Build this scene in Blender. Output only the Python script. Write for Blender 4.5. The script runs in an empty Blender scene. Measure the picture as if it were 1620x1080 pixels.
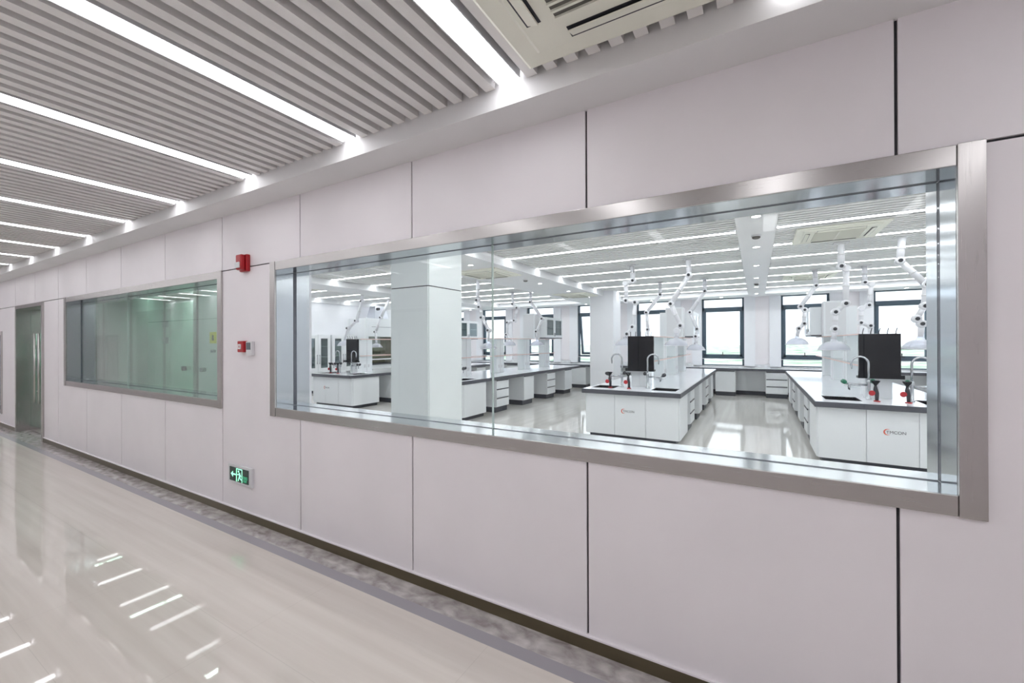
import bpy, bmesh, math, random
from mathutils import Matrix, Vector
random.seed(7)
PI = math.pi
scn = bpy.context.scene
col = scn.collection

# ------------------------------------------------------------------ camera
YAW, PITCH, ROLL = 0.5269, 0.0018, -0.0036
CAM = Vector((0.0, -2.055, 1.57))
F = Vector((-math.sin(YAW) * math.cos(PITCH), math.cos(YAW) * math.cos(PITCH), math.sin(PITCH)))
R0 = Vector((math.cos(YAW), math.sin(YAW), 0)); U0 = R0.cross(F)
R = math.cos(ROLL) * R0 + math.sin(ROLL) * U0
U = -math.sin(ROLL) * R0 + math.cos(ROLL) * U0
cd = bpy.data.cameras.new('camera'); cam = bpy.data.objects.new('camera', cd); col.objects.link(cam)
cd.sensor_width = 36.0; cd.lens = 665.5 * 36.0 / 1620.0; cd.clip_start = 0.05; cd.clip_end = 6000
M = Matrix.Identity(4)
for i in range(3):
    M[i][0] = R[i]; M[i][1] = U[i]; M[i][2] = -F[i]; M[i][3] = CAM[i]
cam.matrix_world = M
scn.camera = cam
scn.view_settings.view_transform = 'Standard'; scn.view_settings.look = 'None'
scn.view_settings.gamma = 1.0; scn.view_settings.use_curve_mapping = False
scn.view_settings.exposure = 1.05
scn.cycles.max_bounces = 9; scn.cycles.diffuse_bounces = 5; scn.cycles.glossy_bounces = 5
scn.cycles.transparent_max_bounces = 24; scn.cycles.transmission_bounces = 6
scn.cycles.sample_clamp_indirect = 6.0
scn.cycles.use_denoising = True

# ------------------------------------------------------------------ world: bright overcast sky
w = bpy.data.worlds.new('sky'); scn.world = w; w.use_nodes = True
nt = w.node_tree; nt.nodes.clear()
tc = nt.nodes.new('ShaderNodeTexCoord'); sp = nt.nodes.new('ShaderNodeSeparateXYZ')
rp = nt.nodes.new('ShaderNodeValToRGB'); bg = nt.nodes.new('ShaderNodeBackground'); wo = nt.nodes.new('ShaderNodeOutputWorld')
nt.links.new(tc.outputs['Generated'], sp.inputs[0]); nt.links.new(sp.outputs['Z'], rp.inputs[0])
rp.color_ramp.elements[0].position = 0.0; rp.color_ramp.elements[0].color = (0.72, 0.80, 0.92, 1)
rp.color_ramp.elements[1].position = 0.25; rp.color_ramp.elements[1].color = (0.95, 0.97, 1.0, 1)
nt.links.new(rp.outputs[0], bg.inputs[0]); bg.inputs[1].default_value = 1.25
nt.links.new(bg.outputs[0], wo.inputs[0])

CORR_L, LAB_L, DOWN_L = 4.4, 6.9, 12.0     # radiance of the corridor strips, lab strips and downlights

# ------------------------------------------------------------------ materials
def mat(name, rgb, rough=0.5, metal=0.0, coat=0.0, spec=0.5, emis=None, es=0.0):
    m = bpy.data.materials.new(name); m.use_nodes = True
    b = m.node_tree.nodes['Principled BSDF']
    b.inputs['Base Color'].default_value = (*rgb, 1); b.inputs['Roughness'].default_value = rough
    b.inputs['Metallic'].default_value = metal; b.inputs['Coat Weight'].default_value = coat
    b.inputs['Specular IOR Level'].default_value = spec
    if emis: b.inputs['Emission Color'].default_value = (*emis, 1); b.inputs['Emission Strength'].default_value = es
    return m
def nodes(m): return m.node_tree.nodes, m.node_tree.links, m.node_tree.nodes['Principled BSDF']
def noise_color(m, c1, c2, scale=(1, 1, 1), s=5.0, detail=4.0, lo=0.35, hi=0.65):
    n, l, b = nodes(m)
    t = n.new('ShaderNodeTexCoord'); mp = n.new('ShaderNodeMapping'); mp.inputs['Scale'].default_value = scale
    nz = n.new('ShaderNodeTexNoise'); nz.inputs['Scale'].default_value = s; nz.inputs['Detail'].default_value = detail
    r = n.new('ShaderNodeValToRGB'); r.color_ramp.elements[0].position = lo; r.color_ramp.elements[1].position = hi
    r.color_ramp.elements[0].color = (*c1, 1); r.color_ramp.elements[1].color = (*c2, 1)
    l.new(t.outputs['Object'], mp.inputs[0]); l.new(mp.outputs[0], nz.inputs['Vector'])
    l.new(nz.outputs['Fac'], r.inputs[0]); l.new(r.outputs[0], b.inputs['Base Color'])
    return nz, r, mp
def emit(name, rgb, s):
    m = bpy.data.materials.new(name); m.use_nodes = True; n = m.node_tree.nodes; n.clear()
    e = n.new('ShaderNodeEmission'); e.inputs[0].default_value = (*rgb, 1); e.inputs[1].default_value = s
    o = n.new('ShaderNodeOutputMaterial'); m.node_tree.links.new(e.outputs[0], o.inputs[0]); return m
def glass(name, tint=(1, 1, 1), f0=0.045, gain=1.0, rough=0.0):
    m = bpy.data.materials.new(name); m.use_nodes = True; n = m.node_tree.nodes; l = m.node_tree.links; n.clear()
    t = n.new('ShaderNodeBsdfTransparent'); t.inputs[0].default_value = (*tint, 1)
    g = n.new('ShaderNodeBsdfGlossy'); g.inputs['Roughness'].default_value = rough
    lw = n.new('ShaderNodeLayerWeight'); lw.inputs[0].default_value = 0.5
    p = n.new('ShaderNodeMath'); p.operation = 'POWER'; p.inputs[1].default_value = 5.0
    k = n.new('ShaderNodeMath'); k.operation = 'MULTIPLY_ADD'; k.inputs[1].default_value = gain * (1 - f0); k.inputs[2].default_value = f0 * gain
    mx = n.new('ShaderNodeMixShader'); o = n.new('ShaderNodeOutputMaterial')
    l.new(lw.outputs['Facing'], p.inputs[0]); l.new(p.outputs[0], k.inputs[0]); l.new(k.outputs[0], mx.inputs[0])
    l.new(t.outputs[0], mx.inputs[1]); l.new(g.outputs[0], mx.inputs[2]); l.new(mx.outputs[0], o.inputs[0])
    return m
def brushed(name, rgb, rough, axis_scale):
    m = mat(name, rgb, rough, 1.0); n, l, b = nodes(m)
    t = n.new('ShaderNodeTexCoord'); mp = n.new('ShaderNodeMapping'); mp.inputs['Scale'].default_value = axis_scale
    nz = n.new('ShaderNodeTexNoise'); nz.inputs['Scale'].default_value = 12; nz.inputs['Detail'].default_value = 5
    mr = n.new('ShaderNodeMapRange'); mr.inputs['To Min'].default_value = rough * 0.8; mr.inputs['To Max'].default_value = rough * 1.3
    l.new(t.outputs['Object'], mp.inputs[0]); l.new(mp.outputs[0], nz.inputs['Vector']); l.new(nz.outputs['Fac'], mr.inputs['Value'])
    l.new(mr.outputs[0], b.inputs['Roughness'])
    return m

K = {}
K['panel'] = mat('wall_panel_white', (0.86, 0.825, 0.85), 0.42)
K['joint'] = mat('joint_black', (0.03, 0.028, 0.035), 0.5)
K['soffit'] = mat('soffit_paint', (0.79, 0.785, 0.79), 0.55)
K['slat'] = mat('slat_grey_white', (0.84, 0.82, 0.81), 0.45)
K['lslat'] = mat('lab_slat_white', (0.88, 0.88, 0.87), 0.45)
K['lsoffit'] = mat('lab_soffit_paint', (0.86, 0.865, 0.88), 0.55)
K['void'] = mat('ceiling_void', (0.03, 0.03, 0.035), 0.9)
K['wall'] = mat('wall_paint_white', (0.86, 0.865, 0.90), 0.6)
K['colm'] = mat('column_panel', (0.80, 0.84, 0.84), 0.22, coat=0.3)
K['skirt'] = mat('bronze_skirting', (0.17, 0.145, 0.095), 0.3, 0.85)
K['steel'] = brushed('brushed_steel', (0.53, 0.51, 0.50), 0.24, (0.6, 40, 40))
K['steelv'] = brushed('brushed_steel_upright', (0.53, 0.51, 0.50), 0.24, (40, 40, 0.6))
K['steelin'] = brushed('polished_reveal_steel', (0.55, 0.58, 0.61), 0.12, (0.6, 30, 30))
K['groove'] = mat('glazing_gasket', (0.13, 0.14, 0.17), 0.5)
K['glass'] = glass('clear_glass', (0.985, 0.995, 0.99), 0.03, 0.6)
K['gedge'] = mat('glass_edge', (0.55, 0.66, 0.63), 0.15)
K['gglass'] = glass('green_glass', (0.80, 0.93, 0.87), 0.05, 1.3)
K['glass2'] = glass('greenish_window_glass', (0.86, 0.96, 0.91), 0.07, 1.8)
K['wglass'] = glass('window_glass', (0.97, 0.985, 0.99), 0.03, 0.7)
K['cabglass'] = glass('cabinet_glass', (0.74, 0.80, 0.80), 0.05, 1.4)
K['domeglass'] = glass('hood_plastic', (0.90, 0.91, 0.94), 0.05, 1.2)
def milky(m, f):
    n = m.node_tree.nodes; l = m.node_tree.links; o = [q for q in n if q.type == 'OUTPUT_MATERIAL'][0]; src = o.inputs[0].links[0].from_socket
    d = n.new('ShaderNodeBsdfDiffuse'); d.inputs[0].default_value = (0.86, 0.86, 0.9, 1); tr = n.new('ShaderNodeBsdfTranslucent'); tr.inputs[0].default_value = (0.86, 0.86, 0.9, 1)
    a = n.new('ShaderNodeMixShader'); b = n.new('ShaderNodeMixShader'); a.inputs[0].default_value = 0.5; b.inputs[0].default_value = f
    l.new(d.outputs[0], a.inputs[1]); l.new(tr.outputs[0], a.inputs[2]); l.new(src, b.inputs[1]); l.new(a.outputs[0], b.inputs[2]); l.new(b.outputs[0], o.inputs[0])
milky(K['domeglass'], 0.35)
K['top'] = mat('worktop_white', (0.84, 0.85, 0.90), 0.16, coat=0.3)
K['edge'] = mat('worktop_dark_edge', (0.075, 0.078, 0.095), 0.4)
K['cab'] = mat('cabinet_white', (0.82, 0.84, 0.86), 0.35)
K['plinth'] = mat('cabinet_plinth', (0.035, 0.04, 0.055), 0.45)
K['pull'] = mat('drawer_pull_grey', (0.08, 0.085, 0.10), 0.4)
K['sink'] = mat('sink_black', (0.012, 0.014, 0.018), 0.3)
K['black'] = mat('black_plastic', (0.006, 0.007, 0.010), 0.05, spec=0.25)
K['blackm'] = mat('black_matt', (0.03, 0.032, 0.04), 0.45)
K['chrome'] = mat('faucet_metal', (0.50, 0.52, 0.55), 0.22, 0.9)
K['green'] = mat('green_knob', (0.01, 0.16, 0.09), 0.35)
K['red'] = mat('red_plastic', (0.42, 0.01, 0.018), 0.35)
K['armw'] = mat('arm_white', (0.80, 0.80, 0.84), 0.35)
K['coral'] = mat('coral_shelf_rail', (0.78, 0.55, 0.50), 0.4)
K['alu'] = mat('window_aluminium', (0.065, 0.105, 0.14), 0.35, 0.2)
K['ac'] = mat('air_conditioner_cream', (0.88, 0.875, 0.77), 0.45)
K['acd'] = mat('air_conditioner_grille', (0.13, 0.125, 0.11), 0.5)
K['lampc'] = emit('corridor_strip_glow', (0.97, 0.97, 1.0), CORR_L)
K['lampl'] = emit('lab_strip_glow', (0.95, 0.98, 1.0), LAB_L)
K['lampv'] = emit('vestibule_strip_glow', (0.95, 1.0, 0.98), 16.0)
K['down'] = emit('downlight_glow', (1.0, 0.98, 0.95), DOWN_L)
K['signg'] = emit('exit_sign_glow', (0.30, 0.95, 0.55), 1.0)
K['signd'] = mat('exit_sign_face', (0.01, 0.045, 0.035), 0.25)
K['signt'] = mat('exit_sign_small_print', (0.05, 0.32, 0.18), 0.4, emis=(0.05, 0.5, 0.25), es=0.35)
K['white'] = mat('white_plastic', (0.72, 0.72, 0.74), 0.35)
K['screen'] = mat('grey_lcd', (0.13, 0.16, 0.18), 0.25)
K['yellow'] = mat('yellow_sign', (0.80, 0.72, 0.05), 0.4)
K['ink'] = mat('logo_black', (0.04, 0.045, 0.05), 0.5)
K['logor'] = mat('logo_red', (0.70, 0.12, 0.08), 0.45)
K['duct'] = mat('duct_metal', (0.60, 0.62, 0.68), 0.35, 0.5)
K['sash'] = glass('fume_sash_glass', (0.72, 0.72, 0.62), 0.06, 1.4)
K['hoodin'] = mat('fume_hood_inside', (0.42, 0.42, 0.33), 0.6)
K['brown'] = mat('open_sash_brown', (0.14, 0.07, 0.07), 0.4)

# corridor floor: polished beige stone with long fine veins, large tiles
def floor_mat(name, c1, c2, vein, tile, off=(0, 0), rough=0.025):
    m = mat(name, c1, rough, coat=0.0, spec=0.6); n, l, b = nodes(m)
    nz, r, mp = noise_color(m, c1, c2, vein, 1.0, 6.0, 0.3, 0.7)
    t = n.new('ShaderNodeTexCoord'); sx = n.new('ShaderNodeSeparateXYZ'); l.new(t.outputs['Object'], sx.inputs[0])
    prev = None
    for ax, T, o in (('X', tile[0], off[0]), ('Y', tile[1], off[1])):
        a = n.new('ShaderNodeMath'); a.operation = 'ADD'; a.inputs[1].default_value = 100 * T - o
        d = n.new('ShaderNodeMath'); d.operation = 'MODULO'; d.inputs[1].default_value = T
        c = n.new('ShaderNodeMath'); c.operation = 'LESS_THAN'; c.inputs[1].default_value = 0.003
        l.new(sx.outputs[ax], a.inputs[0]); l.new(a.outputs[0], d.inputs[0]); l.new(d.outputs[0], c.inputs[0])
        if prev:
            x = n.new('ShaderNodeMath'); x.operation = 'MAXIMUM'; l.new(prev.outputs[0], x.inputs[0]); l.new(c.outputs[0], x.inputs[1]); prev = x
        else: prev = c
    sc_ = n.new('ShaderNodeMath'); sc_.operation = 'MULTIPLY'; sc_.inputs[1].default_value = 0.18; l.new(prev.outputs[0], sc_.inputs[0])
    mx = n.new('ShaderNodeMix'); mx.data_type = 'RGBA'; l.new(sc_.outputs[0], mx.inputs['Factor'])
    l.new(r.outputs[0], mx.inputs['A']); mx.inputs['B'].default_value = (0.30, 0.27, 0.24, 1)
    l.new(mx.outputs['Result'], b.inputs['Base Color'])
    return m
K['floor'] = floor_mat('beige_polished_stone', (0.66, 0.605, 0.55), (0.75, 0.70, 0.645), (0.5, 14, 1), (1.2, 0.6), (-2.41, -0.235))
K['lfloor'] = floor_mat('lab_floor_stone', (0.64, 0.62, 0.585), (0.72, 0.70, 0.67), (14, 0.5, 1), (0.8, 0.8), (0.1, 0.1), 0.07)
K['marble'] = mat('grey_marble', (0.3, 0.28, 0.28), 0.07)
noise_color(K['marble'], (0.27, 0.24, 0.235), (0.62, 0.59, 0.58), (1, 1.6, 1), 9.0, 15.0, 0.3, 0.7)[0].inputs['Distortion'].default_value = 0.35
K['greyband'] = mat('grey_stone_band', (0.36, 0.345, 0.37), 0.12)
K['terrain'] = mat('distant_land', (0.3, 0.36, 0.3), 0.9)
nz, r, mp = noise_color(K['terrain'], (0.22, 0.34, 0.24), (0.62, 0.62, 0.60), (1, 1, 1), 0.03, 10.0, 0.42, 0.6)  # field and town tones, paled to put distance haze into the colour
for nm in ('panel', 'soffit', 'lsoffit', 'lslat', 'wall', 'cab', 'armw', 'slat', 'colm', 'top', 'ac'):
    m_ = K[nm]; c = m_.node_tree.nodes['Principled BSDF'].inputs['Base Color'].default_value[:3]
    noise_color(m_, tuple(v * 0.975 for v in c), tuple(min(1, v * 1.02) for v in c), (1, 1, 1), 2.0, 3.0, 0.3, 0.7)

# ------------------------------------------------------------------ mesh helpers
class MB:
    """collects shapes and links them as one mesh object"""
    def __init__(s): s.bm = bmesh.new(); s.mats = []
    def mi(s, m):
        m = K[m] if isinstance(m, str) else m
        if m not in s.mats: s.mats.append(m)
        return s.mats.index(m)
    def box(s, x0, x1, y0, y1, z0, z1, m='white', T=None):
        v = [s.bm.verts.new(p) for p in ((x0, y0, z0), (x1, y0, z0), (x1, y1, z0), (x0, y1, z0), (x0, y0, z1), (x1, y0, z1), (x1, y1, z1), (x0, y1, z1))]
        if T is not None:
            for q in v: q.co = T @ q.co
        i = s.mi(m)
        for f in ((0, 3, 2, 1), (4, 5, 6, 7), (0, 1, 5, 4), (1, 2, 6, 5), (2, 3, 7, 6), (3, 0, 4, 7)):
            s.bm.faces.new([v[k] for k in f]).material_index = i
        return s
    def loft(s, rings, m, cap=(True, True), smooth=True):
        i = s.mi(m); V = [[s.bm.verts.new(p) for p in r] for r in rings]
        for a, b in zip(V, V[1:]):
            n = len(a)
            for k in range(n):
                f = s.bm.faces.new((a[k], a[(k + 1) % n], b[(k + 1) % n], b[k])); f.material_index = i; f.smooth = smooth
        if cap[0]: s.bm.faces.new(V[0][::-1]).material_index = i
        if cap[1]: s.bm.faces.new(V[-1]).material_index = i
        return s
    def lathe(s, prof, c=(0, 0, 0), m='white', n=20, axis='z', cap=(True, True)):
        rings = []
        for r, h in prof:
            r = max(r, 1e-4); ring = []
            for k in range(n):
                a = 2 * PI * k / n; p = (r * math.cos(a), r * math.sin(a), h)
                if axis == 'y': p = (p[0], p[2], -p[1])
                if axis == 'x': p = (p[2], p[0], p[1])
                ring.append((p[0] + c[0], p[1] + c[1], p[2] + c[2]))
            rings.append(ring)
        return s.loft(rings, m, cap)
    def tube(s, pts, r, m='white', n=12, cap=True):
        pts = [Vector(p) for p in pts]; rings = []; up = None
        rr = r if isinstance(r, (list, tuple)) else [r] * len(pts)
        for i, p in enumerate(pts):
            if i == 0: d = (pts[1] - p)
            elif i == len(pts) - 1: d = (p - pts[i - 1])
            else: d = (pts[i + 1] - p).normalized() + (p - pts[i - 1]).normalized()
            d.normalize()
            if up is None: up = Vector((0, 1, 0)) if abs(d.y) < 0.9 else Vector((1, 0, 0))
            a = d.cross(up).normalized(); b = d.cross(a).normalized(); up = -b if b.dot(up) < 0 else b
            a = d.cross(up).normalized()
            rings.append([p + rr[i] * (math.cos(2 * PI * k / n) * a + math.sin(2 * PI * k / n) * up) for k in range(n)])
        return s.loft(rings, m, (cap, cap))
    def poly(s, pts, m, depth=None):
        """flat polygon, or a prism when depth (a vector) is given"""
        i = s.mi(m); v = [s.bm.verts.new(p) for p in pts]; f = s.bm.faces.new(v); f.material_index = i
        if depth is not None:
            d = Vector(depth); u = [s.bm.verts.new(Vector(p) + d) for p in pts]; s.bm.faces.new(u[::-1]).material_index = i
            for k in range(len(v)):
                s.bm.faces.new((v[k], u[k], u[(k + 1) % len(v)], v[(k + 1) % len(v)])).material_index = i
        return s
    def build(s, name, parent=None, bevel=0.0, kind=None, loc=None):
        bmesh.ops.recalc_face_normals(s.bm, faces=s.bm.faces[:])
        me = bpy.data.meshes.new(name); s.bm.to_mesh(me); s.bm.free()
        for m in s.mats: me.materials.append(m)
        o = bpy.data.objects.new(name, me); col.objects.link(o)
        if parent is not None: o.parent = parent
        if loc: o.location = loc
        if bevel:
            b = o.modifiers.new('bevel', 'BEVEL'); b.width = bevel; b.segments = 2; b.limit_method = 'ANGLE'
        if kind: o['kind'] = kind
        return o

def tag(o, label, cat=None, group=None, kind=None):
    if label: o['label'] = label
    if cat: o['category'] = cat
    if group: o['group'] = group
    if kind: o['kind'] = kind
    return o
def thing(name, label, cat, loc=(0, 0, 0), rz=0.0, group=None, kind=None):
    o = bpy.data.objects.new(name, None); o.empty_display_size = 0.1; col.objects.link(o)
    o.location = loc; o.rotation_euler = (0, 0, rz)
    return tag(o, label, cat, group, kind)
def copy_tree(o, parent=None):
    c = o.copy(); col.objects.link(c)
    if parent is not None: c.parent = parent
    for ch in list(o.children): copy_tree(ch, c)
    return c
used = {}
def place(key, maker, loc, rz, label, group=None):
    """first use builds the thing, later uses copy it with its parts"""
    if key not in used: o = used[key] = maker()
    else: o = copy_tree(used[key])
    o.location = loc; o.rotation_euler = (0, 0, rz); o['label'] = label
    if group: o['group'] = group
    return o
ORD = ['nearest', 'second nearest', 'third nearest', 'fourth nearest', 'fifth nearest', 'sixth nearest', 'seventh nearest', 'eighth nearest', 'ninth nearest', 'tenth nearest', 'eleventh nearest', 'twelfth nearest', 'farthest']
NTH = ['first', 'second', 'third', 'fourth', 'fifth', 'sixth', 'seventh', 'eighth', 'ninth', 'tenth', 'eleventh', 'twelfth', 'thirteenth', 'fourteenth']

# ================================================================== SETTING
XL, XR = -17.0, 4.6            # corridor ends
YC = -3.45                     # wall across the corridor
ZS, ZC = 2.758, 2.86           # corridor soffit and slat undersides
LZS, LZC = 2.88, 3.02          # lab soffit and slat undersides
YW = 12.2                      # window wall
LXL, LXR = -12.4, 4.9

def st(b, name, label=None, cat=None, **kw):
    o = b.build(name, kind='structure', **kw); tag(o, label, cat); return o

# floors
b = MB(); b.box(XL, XR, YC, -0.235, -0.1, 0, 'floor'); st(b, 'floor', 'polished beige corridor floor', 'floor')
b = MB(); b.box(XL, XR, -0.235, -0.157, -0.1, 0.0, 'greyband'); b.box(XL, XR, -0.157, 0.30, -0.1, 0.0, 'marble')
st(b, 'floor', 'grey marble border strip along the panelled wall', 'floor')
b = MB(); b.box(-16.5, LXR + 0.2, 0.30, YW + 0.3, -0.1, 0, 'lfloor'); st(b, 'floor', 'glossy beige laboratory floor', 'floor')

# panelled wall between the corridor and the lab
SEAM = [0.448 - 1.2 * k for k in range(-3, 15)]
JZ = 2.25
OPEN = [(-3.511, 0.635, 0.999, 2.211), (-8.806, -4.389, 0.999, 2.211), (-11.511, -9.899, -0.01, 2.251), (-14.231, -12.509, 0.279, 1.771)]
def subtract(rects, o):
    out = []
    for (a, c, p, q) in rects:
        A, C, P_, Q = o
        if C <= a or A >= c or Q <= p or P_ >= q: out.append((a, c, p, q)); continue
        if a < A: out.append((a, A, p, q))
        if c > C: out.append((C, c, p, q))
        m0, m1 = max(a, A), min(c, C)
        if p < P_: out.append((m0, m1, p, P_))
        if q > Q: out.append((m0, m1, Q, q))
    return out
def panel_wall(x_edges, zj, ztop, yf, yb, opens, zbot=0.075, g=0.0055, flip=False):
    b = MB(); xs = sorted(x_edges)
    for x0, x1 in zip(xs, xs[1:]):
        for z0, z1 in ((zbot, zj - g), (zj + g, ztop)):
            rs = [(x0 + g, x1 - g, z0, z1)]
            for o in opens: rs = subtract(rs, o)
            for (a, c, p, q) in rs:
                if c - a > 0.002 and q - p > 0.002: b.box(a, c, yf, yb, p, q, 'panel')
    rs = [(xs[0], xs[-1], 0.0, ztop + 0.4)]
    for o in opens: rs = subtract(rs, o)
    y1, y2 = (yf + 0.012, yb + 0.01) if not flip else (yb - 0.01, yf - 0.012)
    for (a, c, p, q) in rs: b.box(a, c, min(y1, y2), max(y1, y2), p, q, 'joint')
    return b
b = panel_wall(SEAM, JZ, 2.80, 0.0, 0.14, OPEN)
rs = [(SEAM[-1], LXR + 0.2, 0.0, 3.3)]
for o in OPEN: rs = subtract(rs, o)
for (a, c, p, q) in rs: b.box(a, c, 0.15, 0.29, p, q, 'wall')
st(b, 'wall_front', 'white panelled corridor wall with dark joints', 'wall')
# skirting
b = MB()
for a, c in ((XL, -14.25), (-14.25, -11.515), (-9.86, XR)): b.box(a, c, -0.012, 0.01, 0, 0.068, 'skirt'); b.box(a, c, -0.016, 0.01, 0.068, 0.076, 'panel')
st(b, 'baseboard_front', 'bronze metal skirting at the foot of the panelled wall', 'baseboard')
# wall across the corridor (seen only in reflections) and end walls
b = panel_wall([XR - 1.2 * k for k in range(0, 19)], JZ, 3.0, YC, YC - 0.12, [(-6.9, -5.1, -0.01, 2.2)], flip=True)
st(b, 'wall_opposite', 'white panelled wall across the corridor', 'wall')
b = MB(); b.box(XL - 0.1, XL, YC - 0.1, 0.4, 0, 3.3, 'panel'); st(b, 'wall_end', 'far end wall of the corridor', 'wall')
b = MB(); b.box(XR, XR + 0.1, YC - 0.1, 0.4, 0, 3.3, 'panel'); st(b, 'wall_end', 'near end wall of the corridor', 'wall')
# corridor soffit, void and slats
b = MB(); b.box(XL, XR, -0.24, 0.14, ZS, ZS + 0.5, 'soffit'); st(b, 'trim_1', 'white soffit beam above the panelled wall', 'soffit')
b = MB(); b.box(XL, XR, YC - 0.1, 0.3, 3.30, 3.34, 'void'); st(b, 'ceiling', 'dark void above the corridor slats', 'ceiling')
LX = [-1.055 - 1.18 * k for k in range(-4, 13)]
b = MB()
for k in range(len(LX) - 1):
    x1, x0 = LX[k] - 0.068, LX[k + 1] + 0.068
    n = 10; p = (x1 - x0) / n
    for i in range(n):
        a = x0 + p * (i + 0.5) - 0.028
        b.box(a, a + 0.056, YC, -0.243, ZC, ZC + 0.055, 'slat')
for y in (-0.9, -1.9, -2.9): b.box(XL, XR, y, y + 0.03, ZC + 0.056, ZC + 0.085, 'void')
st(b, 'ceiling', 'pale grey slatted corridor ceiling', 'ceiling')
# column in the lab beside the big window, and a farther one
def column(x0, x1, y0, y1, label):
    b = MB(); z = LZC + 0.3; e = 0.012
    b.box(x0 + e, x1 - e, y0 + e, y1 - e, 0, z, 'joint')
    for z0, z1 in ((0.0, 2.262), (2.274, z)):
        b.box(x0 + e, x1 - e, y0, y0 + 0.02, z0, z1, 'colm'); b.box(x0 + e, x1 - e, y1 - 0.02, y1, z0, z1, 'colm')
        b.box(x0, x0 + 0.02, y0 + e, y1 - e, z0, z1, 'colm'); b.box(x1 - 0.02, x1, y0 + e, y1 - e, z0, z1, 'colm')
    o = b.build('trim_2', kind='structure'); tag(o, label, 'column')
column(-4.12, -3.47, 1.88, 2.56, 'white panelled column just behind the big window')
b = MB(); b.box(-4.17, -3.48, 9.6, 10.3, 0, LZC + 0.3, 'wall'); st(b, 'trim_3', 'plain white column near the window wall', 'column')

# lab walls
b = MB(); b.box(LXL - 0.15, LXL, 2.7, YW + 0.3, 0, 3.4, 'wall'); st(b, 'wall_left', 'white left wall of the laboratory', 'wall')
b = MB(); b.box(LXR, LXR + 0.15, 0.29, YW + 0.3, 0, 3.4, 'wall'); st(b, 'wall_right', 'white right wall of the laboratory', 'wall')
# vestibule behind the second window
b = MB(); b.box(-7.24, -7.14, 1.0, 2.73, 0, 3.4, 'wall'); b.box(-16.5, -7.14, 2.60, 2.73, 0, 3.4, 'wall'); b.box(-16.5, -16.3, 0.3, 2.6, 0, 3.4, 'wall')
b.box(-16.3, -7.24, 2.585, 2.60, 0.1, 2.24, 'colm'); b.box(-16.3, -7.24, 2.585, 2.60, 2.25, 2.8, 'colm')
st(b, 'wall_vestibule', 'pale wall behind the second corridor window', 'wall')
b = MB(); b.box(-7.14, -4.62, 1.0, 1.10, 0, 3.4, 'wall'); b.box(-4.72, -4.62, 0.29, 1.0, 0, 3.4, 'wall')
st(b, 'wall_vestibule', 'white partition at the right of the vestibule', 'wall')
b = MB(); b.box(-16.3, -7.14, 0.29, 2.60, 2.80, 2.85, 'soffit'); b.box(-7.14, -4.72, 0.29, 1.0, 2.80, 2.85, 'soffit'); st(b, 'ceiling', 'vestibule ceiling', 'ceiling')

# window wall: piers and openings
WIN = [(-11.75, -10.6), (-9.68, -8.55), (-7.62, -6.49), (-5.56, -4.43), (-3.47, -2.35), (-1.47, -0.32), (0.60, 1.72), (2.64, 3.76)]
Z0, Z1 = 0.84, 2.88
b = MB(); e = LXL
for a, c in WIN + [(LXR, LXR)]:
    b.box(e, a, YW, YW + 0.25, Z0, Z1, 'panel')
    if a - e > 0.5:                                  # pilaster strips either side of a recessed panel
        wv = a - e; b.box(e, e + wv * 0.31, YW - 0.05, YW, Z0, Z1, 'wall'); b.box(a - wv * 0.31, a, YW - 0.05, YW, Z0, Z1, 'wall')
    e = c
b.box(LXL, LXR, YW, YW + 0.25, 0, Z0, 'wall'); b.box(LXL, LXR, YW, YW + 0.25, Z1, 3.4, 'wall')
st(b, 'wall_back', 'white pier wall between the laboratory windows', 'wall')
for i, (a, c) in enumerate(WIN):
    t = thing('window_%d' % (i + 5), 'dark framed window, %s from the left along the laboratory back wall' % NTH[i], 'window', ((a + c) / 2, YW + 0.05, Z0), kind='structure')
    hw = (c - a) / 2; H = Z1 - Z0; f = MB()
    f.box(-hw, -hw + 0.055, 0, 0.09, 0, H, 'alu'); f.box(hw - 0.055, hw, 0, 0.09, 0, H, 'alu')
    f.box(-hw, hw, 0, 0.09, 0, 0.03, 'alu'); f.box(-hw, hw, 0, 0.09, 0.215, 0.27, 'alu')
    f.box(-hw, hw, 0, 0.09, 1.665, 1.77, 'alu'); f.box(-hw, hw, 0, 0.09, H - 0.03, H, 'alu')
    f.build('window_frame', t, bevel=0.004)
    s = MB(); w2 = hw - 0.055
    z0, z1 = 0.27 - 1.665, 0.0
    s.box(-w2, -w2 + 0.06, -0.01, 0.07, z0, z1, 'alu'); s.box(w2 - 0.06, w2, -0.01, 0.07, z0, z1, 'alu')
    s.box(-w2, w2, -0.01, 0.07, z0, z0 + 0.07, 'alu'); s.box(-w2, w2, -0.01, 0.07, z1 - 0.03, z1, 'alu')
    s.box(-w2 + 0.06, w2 - 0.06, 0.025, 0.035, z0 + 0.07, z1 - 0.03, 'wglass')
    so = s.build('sash', t, loc=(0, 0, 1.665)); h = MB(); h.box(-0.06, 0.06, -0.035, -0.01, z0 + 0.03, z0 + 0.05, 'blackm'); h.box(-0.01, 0.01, -0.03, -0.012, z0 + 0.03, z0 + 0.14, 'blackm')
    h.build('handle', so)
    if i == 3: so.rotation_euler = (math.radians(9), 0, 0)
    g = MB(); g.box(-w2, w2, 0.04, 0.048, 1.77, H - 0.03, 'wglass'); g.build('upper_pane', t)
    g = MB(); g.box(-w2, w2, 0.04, 0.048, 0.03, 0.215, 'wglass'); g.build('lower_pane', t)
    g = MB(); g.box(-hw - 0.02, hw + 0.02, -0.06, 0.0, 0.20, 0.215, 'white'); g.build('window_sill', t)

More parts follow.
